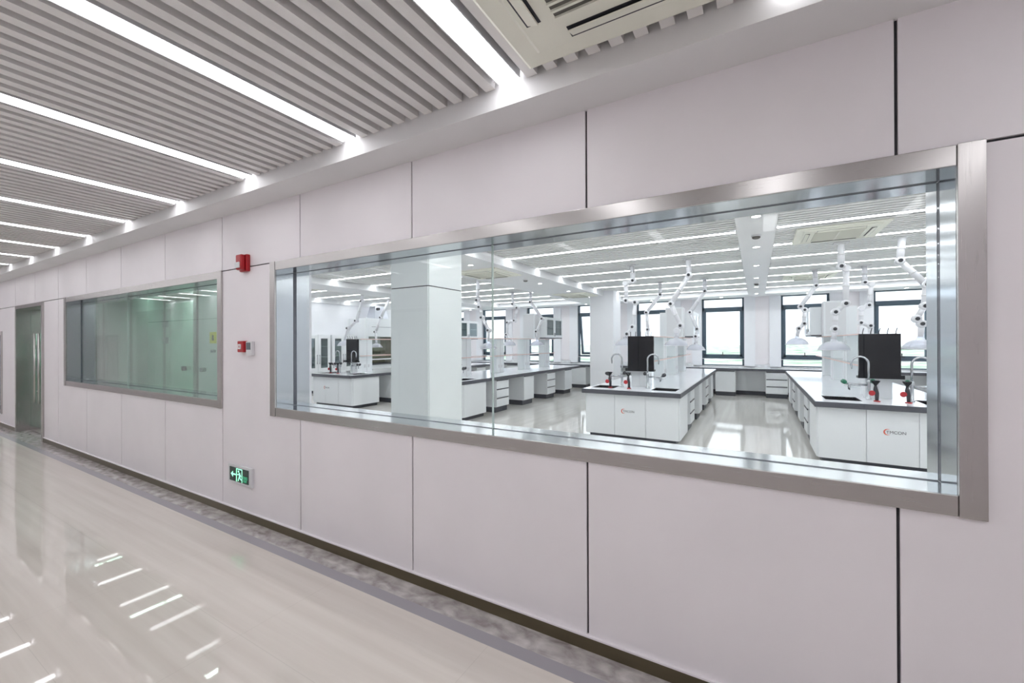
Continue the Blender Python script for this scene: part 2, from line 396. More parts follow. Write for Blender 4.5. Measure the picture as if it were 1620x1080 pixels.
# lab ceiling: soffits, void, slats
b = MB(); b.box(LXL, LXR, 0.29, YW, 3.30, 3.34, 'void'); st(b, 'ceiling', 'dark void above the laboratory slats', 'ceiling')
LY = [4.28 + 1.15 * k for k in range(-3, 7)]
SECT = [(-12.32, -9.35), (-8.42, -5.12), (-3.74, -0.21), (0.21, LXR)]
for i, (a, c, lab) in enumerate(((-9.33, -8.44, 'left strip'), (-5.10, -3.76, 'wide strip over the columns'), (-0.20, 0.20, 'narrow centre strip'))):
    b = MB(); b.box(a, c, 0.29, 11.45, LZS, LZS + 0.42, 'lsoffit'); st(b, 'trim_%d' % (4 + i), 'flat white ceiling soffit, ' + lab, 'soffit')
b = MB(); b.box(LXL, LXR, 11.45, YW, LZS, LZS + 0.42, 'lsoffit'); b.box(LXL, -12.32, 2.73, 11.45, LZS, LZS + 0.42, 'lsoffit')
st(b, 'trim_7', 'flat white soffit in front of the laboratory windows', 'soffit')
b = MB(); p = 0.105
for a, c in SECT:
    y = 0.33
    while y < 11.40:
        if all(abs(y + 0.028 - q) > 0.085 for q in LY): b.box(a, c, y, y + 0.056, LZC, LZC + 0.055, 'lslat')
        y += p
st(b, 'ceiling', 'fine pale slats of the laboratory ceiling', 'ceiling')

# ------------------------------------------------------------------ corridor windows
def frame_window(n, label, x0, x1, z0, z1, joints, tr=0.072, depth=0.30, gm='glass'):
    t = thing('window_%d' % n, label, 'window', (0, 0, 0), kind='structure')
    # facing trim: top and bottom bars between two upright posts
    b = MB(); b.box(x0, x1, -0.012, 0.0, z1, z1 + tr, 'steel'); b.box(x0, x1, -0.012, 0.0, z0 - tr, z0, 'steel'); b.build('frame_trim', t, bevel=0.002)
    b = MB(); b.box(x0 - tr, x0 - 0.001, -0.016, 0.0, z0 - tr - 0.002, z1 + tr + 0.002, 'steelv'); b.box(x1 + 0.001, x1 + tr, -0.016, 0.0, z0 - tr - 0.002, z1 + tr + 0.002, 'steelv'); b.build('frame_post', t, bevel=0.002)
    # reveal lining either side of the glazing groove
    g0, g1, e = 0.148, 0.180, 0.010
    b = MB()
    for ya, yb in ((0.0005, g0), (g1, depth)):
        b.box(x0, x1, ya, yb, z0 - 0.03, z0, 'steelin'); b.box(x0, x1, ya, yb, z1, z1 + 0.03, 'steelin')
        b.box(x0 - 0.03, x0, ya, yb, z0, z1, 'steelin'); b.box(x1, x1 + 0.03, ya, yb, z0, z1, 'steelin')
    b.build('reveal', t)
    b = MB(); q = 0.004
    b.box(x0, x1, g0, g1, z0 - 0.03, z0 - 0.002, 'groove'); b.box(x0, x1, g0, g1, z1 + 0.002, z1 + 0.03, 'groove')
    b.box(x0 - 0.03, x0 - 0.002, g0, g1, z0, z1, 'groove'); b.box(x1 + 0.002, x1 + 0.03, g0, g1, z0, z1, 'groove')
    b.build('glazing_groove', t)
    xs = [x0 - 0.002] + joints + [x1 + 0.002]
    for a, c in zip(xs, xs[1:]):
        b = MB(); b.box(a + 0.002, c - 0.002, 0.158, 0.170, z0 - 0.002, z1 + 0.002, gm); b.build('glass_pane', t)
    for j in joints:
        b = MB(); b.box(j - 0.0035, j + 0.0035, 0.157, 0.171, z0, z1, 'gedge'); b.build('silicone_joint', t)
    return t
frame_window(1, 'big steel framed window looking into the laboratory', -3.48, 0.604, 1.03, 2.18, [-1.43])
frame_window(2, 'second steel framed window left of the fire alarm button', -8.775, -4.42, 1.03, 2.18, [-7.07], gm='glass2')
frame_window(3, 'low window cut off at the left picture edge', -14.2, -12.54, 0.31, 1.74, [])

# steel lined door recess with glass doors
def glass_door(n, label, x0, x1, z1, rec, mat_leaf='gglass', handle_x=None):
    t = thing('door_%d' % n, label, 'door', (0, 0, 0), kind='structure')
    b = MB(); b.box(x0 - 0.06, x0, -0.016, 0.30, 0, z1 + 0.06, 'steelv'); b.box(x1, x1 + 0.07, -0.022, 0.0, 0, z1 + 0.06, 'steelv'); b.box(x1, x1 + 0.03, 0, 0.30, 0, z1, 'steelv')
    b.box(x0, x1, -0.016, 0.30, z1, z1 + 0.06, 'steel'); b.build('door_frame', t, bevel=0.002)
    mid = (x0 + x1) / 2
    for i, (a, c) in enumerate(((x0 + 0.01, mid - 0.004), (mid + 0.004, x1 - 0.01))):
        l = MB(); l.box(a, c, rec, rec + 0.012, 0.06, z1 - 0.01, mat_leaf); l.box(a, c, rec - 0.012, rec + 0.024, 0.005, 0.09, 'steel'); lo = l.build('door_leaf', t)
        hx = mid + (0.12 if i else -0.12)
        h = MB(); h.tube([(hx, rec - 0.07, 0.55), (hx, rec - 0.07, 1.75)], 0.019, 'steelv', 14); h.tube([(hx, rec - 0.07, 0.75), (hx, rec + 0.005, 0.75)], 0.012, 'steelv'); h.tube([(hx, rec - 0.07, 1.55), (hx, rec + 0.005, 1.55)], 0.012, 'steelv')
        h.build('pull_handle', lo)
        k = MB(); k.box(mid + (0.01 if i else -0.09), mid + (0.09 if i else -0.01), rec - 0.02, rec + 0.03, 1.10, 1.20, 'steel'); k.build('lock', lo)
    return t
glass_door(1, 'steel lined recess with tall glass door and long pull handle', -11.45, -9.93, 2.19, 0.16)
t = thing('door_2', 'glass double door across the corridor', 'door', kind='structure')
b = MB(); b.box(-6.9, -6.82, YC - 0.14, YC + 0.016, 0, 2.2, 'steelv'); b.box(-5.18, -5.1, YC - 0.14, YC + 0.016, 0, 2.2, 'steelv'); b.box(-6.9, -5.1, YC - 0.14, YC + 0.016, 2.14, 2.2, 'steel'); b.build('door_frame', t)
b = MB(); b.box(-6.82, -5.18, YC - 0.12, YC - 0.08, 0.01, 2.14, 'colm'); lo = b.build('door_leaf', t)
for x in (-6.1, -5.9):
    b = MB(); b.tube([(x, YC - 0.03, 0.55), (x, YC - 0.03, 1.75)], 0.018, 'steelv'); b.box(x - 0.012, x + 0.012, YC - 0.09, YC - 0.03, 0.75, 0.78, 'steelv'); b.box(x - 0.012, x + 0.012, YC - 0.09, YC - 0.03, 1.52, 1.55, 'steelv'); b.build('pull_handle', lo)

# glass partition with door inside the vestibule
t = thing('door_3', 'green tinted glass door with patch fittings behind the second window', 'door', kind='structure')
b = MB(); b.box(-7.25, -7.15, 0.97, 1.03, 0, 2.8, 'steelv'); b.box(-8.25, -7.25, 0.975, 1.025, 2.22, 2.30, 'steel'); b.build('door_frame', t)
b = MB(); b.box(-8.22, -7.27, 0.994, 1.006, 0.02, 2.20, 'gglass'); lo = b.build('door_leaf', t)
b = MB(); b.lathe([(0.035, -0.05), (0.035, 0.0)], (-7.53, 0.99, 1.19), 'blackm', axis='y'); b.build('door_knob', lo)
for z in (1.62, 1.88): b = MB(); b.box(-8.29, -8.20, 0.975, 1.025, z - 0.05, z + 0.05, 'chrome'); b.build('hinge', lo)
b = MB(); b.box(-12.2, -8.26, 0.994, 1.006, 0.02, 2.79, 'gglass'); o = b.build('side_panel', t)
for x in (-8.28, -9.6, -10.9): b = MB(); b.box(x - 0.012, x + 0.012, 0.985, 1.015, 0.02, 2.79, 'steelv'); b.build('mullion', t)
t = thing('door_4', 'white door with yellow sign seen through the second window', 'door', kind='structure')
b = MB(); b.box(-7.10, -6.15, 0.975, 0.999, 0.0, 2.3, 'cab'); lo = b.build('door_leaf', t)
b = MB(); b.lathe([(0.03, -0.06), (0.03, 0.0)], (-6.90, 0.975, 1.19), 'chrome', axis='y'); b.build('door_knob', lo)
b = MB(); b.lathe([(0.02, -0.05), (0.02, 0.0)], (-6.62, 0.975, 1.46), 'chrome', axis='y'); b.build('bolt', lo)
b = MB(); b.box(-6.76, -6.58, 0.970, 0.975, 1.57, 1.73, 'yellow'); b.poly([(-6.70, 0.969, 1.61), (-6.64, 0.969, 1.61), (-6.655, 0.969, 1.69), (-6.69, 0.969, 1.69)], 'ink', (0, 0.001, 0)); b.build('warning_sign', lo)

# ------------------------------------------------------------------ wall fittings beside the big window
t = thing('fire_strobe', 'red fire alarm sounder on the panel joint above the call point', 'alarm', (-3.93, 0, 2.28))
b = MB(); b.box(-0.06, 0.06, -0.035, 0, -0.075, 0.075, 'red'); b.build('housing', t, bevel=0.008)
b = MB(); b.box(-0.045, 0.045, -0.075, -0.035, -0.065, 0.07, 'red'); b.build('horn', t, bevel=0.012)
b = MB(); b.box(-0.035, 0.035, -0.088, -0.075, -0.05, 0.0, 'white'); b.build('lens', t, bevel=0.005)
t = thing('call_point', 'red manual fire alarm button beside the white thermostat', 'alarm', (-3.965, 0, 1.54))
b = MB(); b.box(-0.05, 0.05, -0.04, 0, -0.05, 0.05, 'red'); b.build('housing', t, bevel=0.006)
b = MB(); b.box(-0.03, 0.015, -0.046, -0.04, -0.022, 0.022, 'white'); bo = b.build('push_plate', t)
b = MB(); b.box(-0.012, -0.002, -0.048, -0.046, -0.01, 0.01, 'red'); b.build('push_mark', bo)
t = thing('thermostat', 'white thermostat with grey screen beside the red alarm button', 'thermostat', (-3.85, 0, 1.525))
b = MB(); b.box(-0.045, 0.045, -0.03, 0, -0.065, 0.06, 'white'); b.build('housing', t, bevel=0.005)
b = MB(); b.box(-0.032, 0.032, -0.033, -0.03, -0.012, 0.05, 'screen'); b.build('display', t)
t = thing('exit_sign', 'green lit exit sign low on the wall with left arrow', 'sign', (-4.015, 0, 0.385))
b = MB(); b.box(-0.195, 0.195, -0.022, 0, -0.085, 0.085, 'white'); b.build('housing', t, bevel=0.004)
b = MB(); b.box(-0.165, 0.15, -0.025, -0.022, -0.062, 0.062, 'signd'); fo = b.build('sign_face', t)
def stroke(b, pts, w_, m, y):
    for (ax, az), (cx_, cz) in zip(pts, pts[1:]):
        d = Vector((cx_ - ax, cz - az)); n_ = Vector((-d.y, d.x)).normalized() * w_ / 2; e_ = d.normalized() * w_ * 0.3
        b.poly([(ax + n_.x - e_.x, y, az + n_.y - e_.y), (cx_ + n_.x + e_.x, y, cz + n_.y + e_.y), (cx_ - n_.x + e_.x, y, cz - n_.y + e_.y), (ax - n_.x - e_.x, y, az - n_.y - e_.y)], m, (0, -0.0012, 0))
b = MB(); Y0 = -0.0252
stroke(b, [(-0.045, -0.058), (-0.045, 0.055), (0.045, 0.055), (0.045, -0.058)], 0.008, 'signg', Y0)
b.build('doorway_symbol', fo)
b = MB(); stroke(b, [(-0.06, 0.0), (-0.115, 0.0)], 0.012, 'signg', Y0); b.poly([(-0.14, Y0, 0.0), (-0.105, Y0, 0.026), (-0.105, Y0, -0.026)], 'signg', (0, -0.0012, 0)); b.build('arrow', fo)
b = MB()
b.poly([(-0.012 + 0.011 * math.cos(a * PI / 5), Y0, 0.034 + 0.010 * math.sin(a * PI / 5)) for a in range(10)], 'signg', (0, -0.0012, 0))
stroke(b, [(0.004, 0.018), (0.006, -0.010)], 0.017, 'signg', Y0); stroke(b, [(0.004, 0.014), (-0.020, 0.004), (-0.034, 0.004)], 0.007, 'signg', Y0)
stroke(b, [(0.006, 0.014), (0.022, 0.002), (0.027, -0.008)], 0.007, 'signg', Y0); stroke(b, [(0.004, -0.010), (-0.008, -0.030), (-0.018, -0.050)], 0.009, 'signg', Y0)
stroke(b, [(0.007, -0.010), (0.016, -0.028), (0.032, -0.036)], 0.009, 'signg', Y0); b.build('running_figure', fo)
def text(body, size, m, parent, loc, rot=(PI / 2, 0, 0), name='lettering', ext=0.001, sx=1.0):
    c = bpy.data.curves.new(name + '_curve', 'FONT'); c.body = body; c.size = size; c.extrude = ext; c.align_x = 'LEFT'; c.materials.append(K[m])
    o = bpy.data.objects.new(name, c); col.objects.link(o); o.parent = parent; o.location = loc; bpy.context.view_layer.update(); me = bpy.data.meshes.new_from_object(o.evaluated_get(bpy.context.evaluated_depsgraph_get()))
    bpy.data.objects.remove(o); o = bpy.data.objects.new(name, me); col.objects.link(o); o.parent = parent; o.location = loc
    o.rotation_euler = rot; o.scale = (sx, 1, 1); return o
text('安全出口', 0.030, 'signt', fo, (0.060, Y0, -0.022), sx=0.62)
text('EXIT', 0.030, 'signt', fo, (0.066, Y0, -0.050), sx=0.95)

# ------------------------------------------------------------------ lamps
def strip_lamp(length, m, along='y', wd=0.115, h=0.05, deep=0.0):
    t = thing('strip_light', '', 'ceiling light')
    b = MB(); a = length / 2
    def bx(b, u0, u1, v0, v1, z0, z1, mm):
        if along == 'y': b.box(u0, u1, v0, v1, z0, z1, mm)
        else: b.box(v0, v1, u0, u1, z0, z1, mm)
    bx(b, -wd / 2 - 0.006, -wd / 2, -a, a, -0.002, h, 'white'); bx(b, wd / 2, wd / 2 + 0.006, -a, a, -0.002, h, 'white'); bx(b, -wd / 2, wd / 2, -a, a, h - 0.01, h, 'white')
    b.build('channel', t)
    b = MB(); bx(b, -wd / 2, wd / 2, -a + 0.002, a - 0.002, 0.0, 0.012, m); b.build('diffuser', t)
    return t
ylen = (-0.262 - (YC + 0.05))
vis = [x for x in LX]
for k, x in enumerate(LX):
    rank = k - 4
    lab = ('corridor strip light ending beside the ceiling cassette' if rank == 0 else
           'corridor strip light, %s left of the ceiling cassette' % NTH[rank] if rank > 0 else 'corridor strip light, %s right of the ceiling cassette' % NTH[-rank - 1])
    place('clamp', lambda: strip_lamp(ylen, 'lampc'), (x, (YC + 0.05 - 0.262) / 2, ZC + 0.002), 0, 'white ' + lab, 'corridor strip lights')
SN = ['far left bay', 'left bay', 'middle bay', 'right bay']
for si, (a, c) in enumerate(SECT):
    for k, y in enumerate(LY):
        a2, c2 = a + (0.02 if si else 0.02), min(c, 4.8) - 0.03
        place('lamp%d' % si, lambda: strip_lamp(c2 - a2, 'lampl', 'x', 0.10), ((a2 + c2) / 2, y, LZC + 0.002), 0,
              'linear laboratory ceiling light, %s, %s row from the corridor' % (SN[si], NTH[k]), 'laboratory strip lights, ' + SN[si])
# vestibule lamps
for k, x in enumerate((-13.5, -11.2, -8.6, -6.2)):
    ln = 2.0 if x < -8 else 0.6
    place('vlamp%.1f' % ln, lambda: strip_lamp(ln, 'lampv', 'y', 0.09, 0.03), (x, 1.45 if x < -8 else 0.65, 2.768), 0, 'small strip light in the vestibule ceiling, %s from the left' % NTH[k], 'vestibule strip lights')

def downlight():
    t = thing('downlight', '', 'ceiling light')
    b = MB(); b.lathe([(0.055, 0.0), (0.058, -0.006), (0.043, -0.008), (0.043, 0.0)], (0, 0, 0), 'white', 20, cap=(False, False)); b.build('ring', t)
    b = MB(); b.lathe([(0.042, -0.0055), (0.042, -0.0015)], (0, 0, 0), 'down', 20); b.build('lens', t)
    return t
for k in range(6): place('dl', downlight, (0, 3.03 + 1.65 * k, LZS), 0, 'round recessed downlight in the narrow centre strip, %s from the corridor' % NTH[k], 'centre strip downlights')
for k in range(6): place('dl', downlight, (-4.18, 3.08 + 1.65 * k if k != 1 else 3.75, LZS), 0, 'round recessed downlight in the wide strip over the columns, %s from the corridor' % NTH[k], 'column strip downlights')
for k, x in enumerate((-10.0, -7.05, -5.1, -2.9, -0.9, 1.2, 3.2)): place('dl', downlight, (x, 11.8, LZS), 0, 'round downlight in the soffit by the windows, %s from the left' % NTH[k], 'window soffit downlights')
def detector():
    t = thing('smoke_detector', '', 'smoke detector')
    b = MB(); b.lathe([(0.055, 0), (0.055, -0.012), (0.05, -0.02)], (0, 0, 0), 'white'); b.build('base', t)
    b = MB(); b.lathe([(0.045, -0.02), (0.045, -0.036), (0.03, -0.046)], (0, 0, 0), 'acd'); b.build('sensing_head', t); return t
for loc, lab in (((0, 3.95, LZS), 'grey smoke detector in the centre strip nearest the big window'), ((0, 8.9, LZS), 'grey smoke detector in the centre strip close to the windows'), ((-4.18, 5.7, LZS), 'grey smoke detector in the wide strip beside the ceiling cassette')):
    place('sd', detector, loc, 0, lab, 'smoke detectors')

# ------------------------------------------------------------------ ceiling cassettes
def cassette(k=1.0):
    t = thing('air_conditioner_cassette', '', 'air conditioner')
    h = 0.475 * k; e = 0.385 * k
    b = MB(); sq = lambda a, z: [(-a, -a, z), (a, -a, z), (a, a, z), (-a, a, z)]
    b.loft([sq(h, 0), sq(h, -0.016), sq(h - 0.012, -0.022), sq(e + 0.02, -0.022), sq(e, -0.036)], 'ac', smooth=False); b.build('panel', t)
    g = MB(); q = 0.265 * k
    g.box(-q, q, -q, q, -0.038, -0.036, 'acd')
    for i in range(17):
        y = -q + 0.01 + i * (2 * q - 0.02) / 16; g.box(-q, q, y - 0.0055, y + 0.0055, -0.047, -0.038, 'ac')
    g.box(-0.008, 0.008, -q, q, -0.048, -0.038, 'ac')
    g.build('intake_grille', t)
    for j in range(4):
        T = Matrix.Rotation(j * PI / 2, 4, 'Z'); r0, r1 = 0.315 * k, 0.368 * k; rm = (r0 + r1) / 2
        s = MB(); s.box(-0.25 * k, 0.25 * k, r0, r1, -0.0385, -0.030, 'blackm', T); so = s.build('air_outlet', t)
        v = MB(); v.box(-0.245 * k, 0.245 * k, r0 + 0.008, r1, -0.046, -0.040, 'ac', T @ Matrix.Translation((0, rm, -0.043)) @ Matrix.Rotation(0.3, 4, 'X') @ Matrix.Translation((0, -rm, 0.043))); v.build('louvre', so)
    return t
place('accorridor', lambda: cassette(1.158), (-0.36, -0.865, ZC), 0, 'cream square ceiling cassette in the corridor beside the strip light')
place('ac', cassette, (0.93, 4.97, LZC), 0, 'cream ceiling cassette among the slats above the right island', 'laboratory ceiling cassettes')
place('ac', cassette, (1.0, 9.35, LZC), 0, 'cream ceiling cassette over the right island near the windows', 'laboratory ceiling cassettes')
place('ac', cassette, (-4.42, 4.62, LZS), 0, 'cream ceiling cassette in the wide flat strip near the panelled column', 'laboratory ceiling cassettes')
place('ac', cassette, (-4.35, 8.95, LZS), 0, 'cream ceiling cassette in the wide flat strip by the plain column', 'laboratory ceiling cassettes')
place('ac', cassette, (-9.9, 4.85, LZC), 0, 'cream ceiling cassette at far left above the small bench', 'laboratory ceiling cassettes')

# ================================================================== BENCHES
TZ = 0.805
def base_unit(kind, w=0.54, d=0.66, h=0.735):
    """front faces +x, origin at the front left floor corner's middle; width along y"""
    t = thing(kind + '_cabinet', '', 'cabinet')
    b = MB(); b.box(-d, -0.018, -w / 2, w / 2, 0.12, h, 'cab'); b.build('body', t, bevel=0.003)
    b = MB(); b.box(-d, -0.05, -w / 2 + 0.012, w / 2 - 0.012, 0, 0.12, 'plinth'); b.build('plinth', t)
    if kind == 'drawer':
        zz = [0.125, 0.325, 0.525, 0.725]
        for z0, z1 in zip(zz, zz[1:]):
            b = MB(); b.box(-0.018, 0, -w / 2 + 0.004, w / 2 - 0.004, z0 + 0.003, z1 - 0.024, 'cab'); o = b.build('drawer', t, bevel=0.003)
            b = MB(); b.box(-0.012, 0.002, -w / 2 + 0.02, w / 2 - 0.02, z1 - 0.024, z1 - 0.004, 'pull'); b.build('pull', o)
    else:
        b = MB(); b.box(-0.018, 0, -w / 2 + 0.004, w / 2 - 0.004, 0.125, 0.705, 'cab'); o = b.build('door', t, bevel=0.003)
        b = MB(); b.box(-0.012, 0.002, -w / 2 + 0.02, w / 2 - 0.02, 0.705, 0.728, 'pull'); b.build('pull', o)
    return t
def sink_cab(w):
    t = thing('sink_cabinet', '', 'cabinet'); hw = w / 2 - 0.05
    b = MB(); b.box(-hw, hw, 0.0, 0.018, 0.08, 0.735, 'cab'); b.box(-hw, hw, 0.802, 0.82, 0.08, 0.735, 'cab'); b.box(-hw, -hw + 0.018, 0.018, 0.802, 0.08, 0.735, 'cab'); b.box(hw - 0.018, hw, 0.018, 0.802, 0.08, 0.735, 'cab'); b.box(-hw + 0.018, hw - 0.018, 0.018, 0.802, 0.08, 0.10, 'cab'); b.build('body', t)
    b = MB(); b.box(-hw + 0.05, hw - 0.05, 0.05, 0.80, 0, 0.08, 'plinth'); b.build('plinth', t)
    e = hw / 3
    for a, c in ((-hw, -e), (-e, e), (e, hw)):
        b = MB(); b.box(a + 0.003, c - 0.003, -0.015, 0.0, 0.08, 0.730, 'cab'); b.build('end_panel', t, bevel=0.002)
    for sx in (-1, 1):
        b = MB(); b.box(min(sx * hw, sx * (hw + 0.015)), max(sx * hw, sx * (hw + 0.015)), 0.02, 0.80, 0.08, 0.730, 'cab'); b.build('side_door', t, bevel=0.002)
    return t
def logo(parent, x, z):
    t = tag(bpy.data.objects.new('logo', None), None); col.objects.link(t); t.parent = parent; t.location = (x, -0.0155, z)
    b = MB(); out = []; inn = []
    for k in range(15):
        a = math.radians(60 + k * 240 / 14); out.append((0.038 * math.cos(a), 0, 0.038 * math.sin(a))); inn.append((0.009 + 0.032 * math.cos(a), 0, 0.032 * math.sin(a)))
    for k in range(14): b.poly([out[k], out[k + 1], inn[k + 1], inn[k]], 'logor', (0, -0.0012, 0))
    b.build('logo_mark', t)
    text('TMCON', 0.050, 'ink', t, (-0.012, 0, -0.018), sx=1.0)
def worktop(x0, x1, y0, y1, sinks):
    """a slab with cut-outs, its dark edge and one basin for each cut-out"""
    t = thing('worktop', '', 'worktop', (0, 0, 0))
    rs = [(x0 + 0.012, x1 - 0.012, y0 + 0.012, y1 - 0.012)]
    for s in sinks: rs = subtract(rs, s)
    b = MB()
    for (a, c, p_, q) in rs: b.box(a, c, p_, q, TZ - 0.022, TZ, 'top')
    b.build('slab', t)
    b = MB(); z0 = TZ - 0.07
    b.box(x0, x1, y0, y0 + 0.012, z0, TZ - 0.002, 'edge'); b.box(x0, x1, y1 - 0.012, y1, z0, TZ - 0.002, 'edge')
    b.box(x0, x0 + 0.012, y0 + 0.012, y1 - 0.012, z0, TZ - 0.002, 'edge'); b.box(x1 - 0.012, x1, y0 + 0.012, y1 - 0.012, z0, TZ - 0.002, 'edge')
    b.build('edge_band', t)
    for (a, c, p_, q) in sinks:
        b = MB(); z = TZ - 0.24; zt = TZ - 0.004
        b.box(a, c, p_, q, z - 0.01, z, 'sink'); b.box(a - 0.008, a, p_, q, z, zt, 'sink'); b.box(c, c + 0.008, p_, q, z, zt, 'sink')
        b.box(a - 0.008, c + 0.008, p_ - 0.008, p_, z, zt, 'sink'); b.box(a - 0.008, c + 0.008, q, q + 0.008, z, zt, 'sink')
        so = b.build('sink', t); d = MB(); d.lathe([(0.03, 0), (0.03, 0.004)], ((a + c) / 2, (p_ + q) / 2, z), 'chrome'); d.build('drain', so)
    return t
def rack():
    """reagent rack along y, origin on the worktop; 4 service columns, 2 shelves with coral rails"""
    t = thing('reagent_rack', '', 'shelf')
    for y in (5.42, 6.86, 8.28, 9.62):
        b = MB(); b.box(-0.10, 0.10, y, y + 0.36, 0, 0.86, 'cab'); b.box(-0.104, 0.104, y + 0.17, y + 0.19, 0.0, 0.86, 'white'); b.build('service_column', t, bevel=0.004)
        s = MB(); s.box(0.10, 0.108, y + 0.09, y + 0.15, 0.12, 0.20, 'white'); s.box(0.10, 0.108, y + 0.22, y + 0.28, 0.12, 0.20, 'white'); s.build('socket', t)
    for z in (0.42, 0.85):
        b = MB(); b.box(-0.19, 0.19, 5.30, 10.15, z, z + 0.012, 'cabglass'); so = b.build('shelf_board', t)
        for sx in (-1, 1):
            r = MB(); r.box(min(sx * 0.19, sx * 0.20), max(sx * 0.19, sx * 0.20), 5.30, 10.15, z - 0.002, z + 0.016, 'coral'); r.build('rail', so)
    return t
def wall_cab():
    """double glass-door cabinet facing +x, back at x=0, bottom at z=0"""
    t = thing('glass_door_cabinet', '', 'cabinet')
    b = MB(); W, D, H = 1.2, 0.32, 0.60
    b.box(0, 0.012, 0, W, 0, H, 'cab'); b.box(0, D, 0, 0.018, 0, H, 'cab'); b.box(0, D, W - 0.018, W, 0, H, 'cab'); b.box(0, D, 0.018, W - 0.018, 0, 0.018, 'cab'); b.box(0, D, 0.018, W - 0.018, H - 0.018, H, 'cab'); b.box(0.012, D - 0.01, 0.018, W - 0.018, H / 2, H / 2 + 0.015, 'cab')
    b.build('body', t, bevel=0.002)
    b = MB(); b.box(0.02, D + 0.005, 0.0, W, -0.03, 0.0, 'pull'); b.build('light_rail', t)
    for a, c in ((0.004, W / 2 - 0.002), (W / 2 + 0.002, W - 0.004)):
        b = MB(); x0, x1 = D, D + 0.02; f = 0.075
        b.box(x0, x1, a, a + f, 0, H, 'cab'); b.box(x0, x1, c - f, c, 0, H, 'cab'); b.box(x0, x1, a + f, c - f, 0, f, 'cab'); b.box(x0, x1, a + f, c - f, H - f, H, 'cab'); o = b.build('door', t, bevel=0.002)
        g = MB(); g.box(x0 + 0.008, x0 + 0.013, a + f, c - f, f, H - f, 'cabglass'); g.build('pane', o)
        yh = c - 0.03 if a < 0.1 else a + 0.03
        g = MB(); g.box(x1, x1 + 0.02, yh - 0.005, yh + 0.005, 0.04, 0.14, 'chrome'); g.build('handle', o)
    return t
def shaft():
    t = thing('service_shaft', '', 'service column')
    b = MB(); b.box(-0.20, 0.20, 0, 0.33, 0.0, 0.72, 'cab'); b.build('casing', t, bevel=0.004)
    for s_ in (-1, 1):
        b = MB(); b.box(min(s_ * .2, s_ * .204), max(s_ * .2, s_ * .204), 0.04, 0.29, 0.03, 0.69, 'white'); b.build('cover_panel', t)
    b = MB(); b.box(-0.17, 0.17, -0.004, 0.0, 0.03, 0.69, 'white'); b.build('front_panel', t); return t
def pegboard():
    t = thing('drying_pegboard', '', 'drying rack')
    b = MB(); b.box(-0.215, 0.215, 0, 0.05, 0, 0.56, 'black'); b.build('board', t, bevel=0.004)
    b = MB(); b.box(-0.235, 0.235, -0.07, 0.05, -0.03, 0.0, 'black'); b.box(-0.235, 0.235, -0.075, -0.07, -0.03, 0.02, 'black'); b.build('drip_tray', t)
    for k in range(5):
        x = -0.17 + k * 0.085
        b = MB(); b.tube([(x, 0.025, 0.50), (x, 0.025, 0.58), (x + 0.008, 0.0, 0.635)], 0.005, 'blackm', 8); b.build('peg', t)
    return t
def faucet(knob='black', side=-1, arms=-1):
    t = thing('laboratory_faucet', '', 'faucet')
    b = MB(); b.lathe([(0.032, 0), (0.032, 0.012), (0.020, 0.02), (0.020, 0.20), (0.024, 0.21), (0.024, 0.25), (0.016, 0.26)], (0, 0, 0), 'chrome', 16); b.build('pillar', t)
    pts = [(0, 0, 0.25), (0, 0, 0.47)]; r = 0.09
    for k in range(1, 13):
        a = PI * k / 12 * 1.08; pts.append((side * (r - r * math.cos(a)), 0, 0.47 + r * math.sin(a)))
    p = pts[-1]; pts.append((p[0] - side * 0.004, 0, p[2] - 0.05))
    b = MB(); b.tube(pts, [0.013] * (len(pts) - 1) + [0.008], 'chrome', 10); b.build('gooseneck_spout', t)
    for j, dy in enumerate((-0.03, 0.045)):
        b = MB(); b.tube([(0, 0, 0.19), (arms * 0.14, dy, 0.19), (arms * 0.24, dy, 0.20)], 0.012, 'chrome', 10)
        b.tube([(arms * 0.20, dy, 0.20), (arms * 0.20, dy, 0.12)], [0.011, 0.007], 'chrome', 8); o = b.build('side_tap', t)
        k = MB(); k.lathe([(0.012, 0), (0.026, 0.012), (0.028, 0.04), (0.018, 0.055)], (0, 0, 0), knob, 10); ko = k.build('knob', o)
        ko.location = (arms * 0.235, dy, 0.205); ko.rotation_euler = (0, arms * 0.8, 0)
    k = MB(); k.lathe([(0.014, 0), (0.03, 0.010), (0.03, 0.035), (0.02, 0.045)], (0, 0, 0), knob, 10); ko = k.build('knob', t); ko.location = (-side * 0.02, 0, 0.235); ko.rotation_euler = (0, -side * 1.3, 0)
    return t
def eyewash():
    t = thing('eyewash_spray', '', 'eyewash')
    b = MB(); b.lathe([(0.035, 0), (0.035, 0.010), (0.02, 0.014)], (0, 0, 0), 'red', 14); b.build('base', t)
    b = MB(); b.tube([(0, 0, 0.012), (0, 0, 0.10), (-0.012, 0, 0.15), (-0.012, 0, 0.20)], [0.018, 0.022, 0.024, 0.014], 'blackm', 12); b.build('grip', t)
    b = MB(); b.lathe([(0.012, 0.20), (0.020, 0.215), (0.044, 0.25), (0.046, 0.262), (0.036, 0.262), (0.02, 0.235)], (-0.012, 0, 0), 'black', 16); b.build('spray_cup', t)
    b = MB(); b.lathe([(0.032, -0.008), (0.034, 0.0), (0.032, 0.008)], (-0.05, -0.012, 0.105), 'red', 16, axis='y'); b.build('lever_disc', t)
    return t

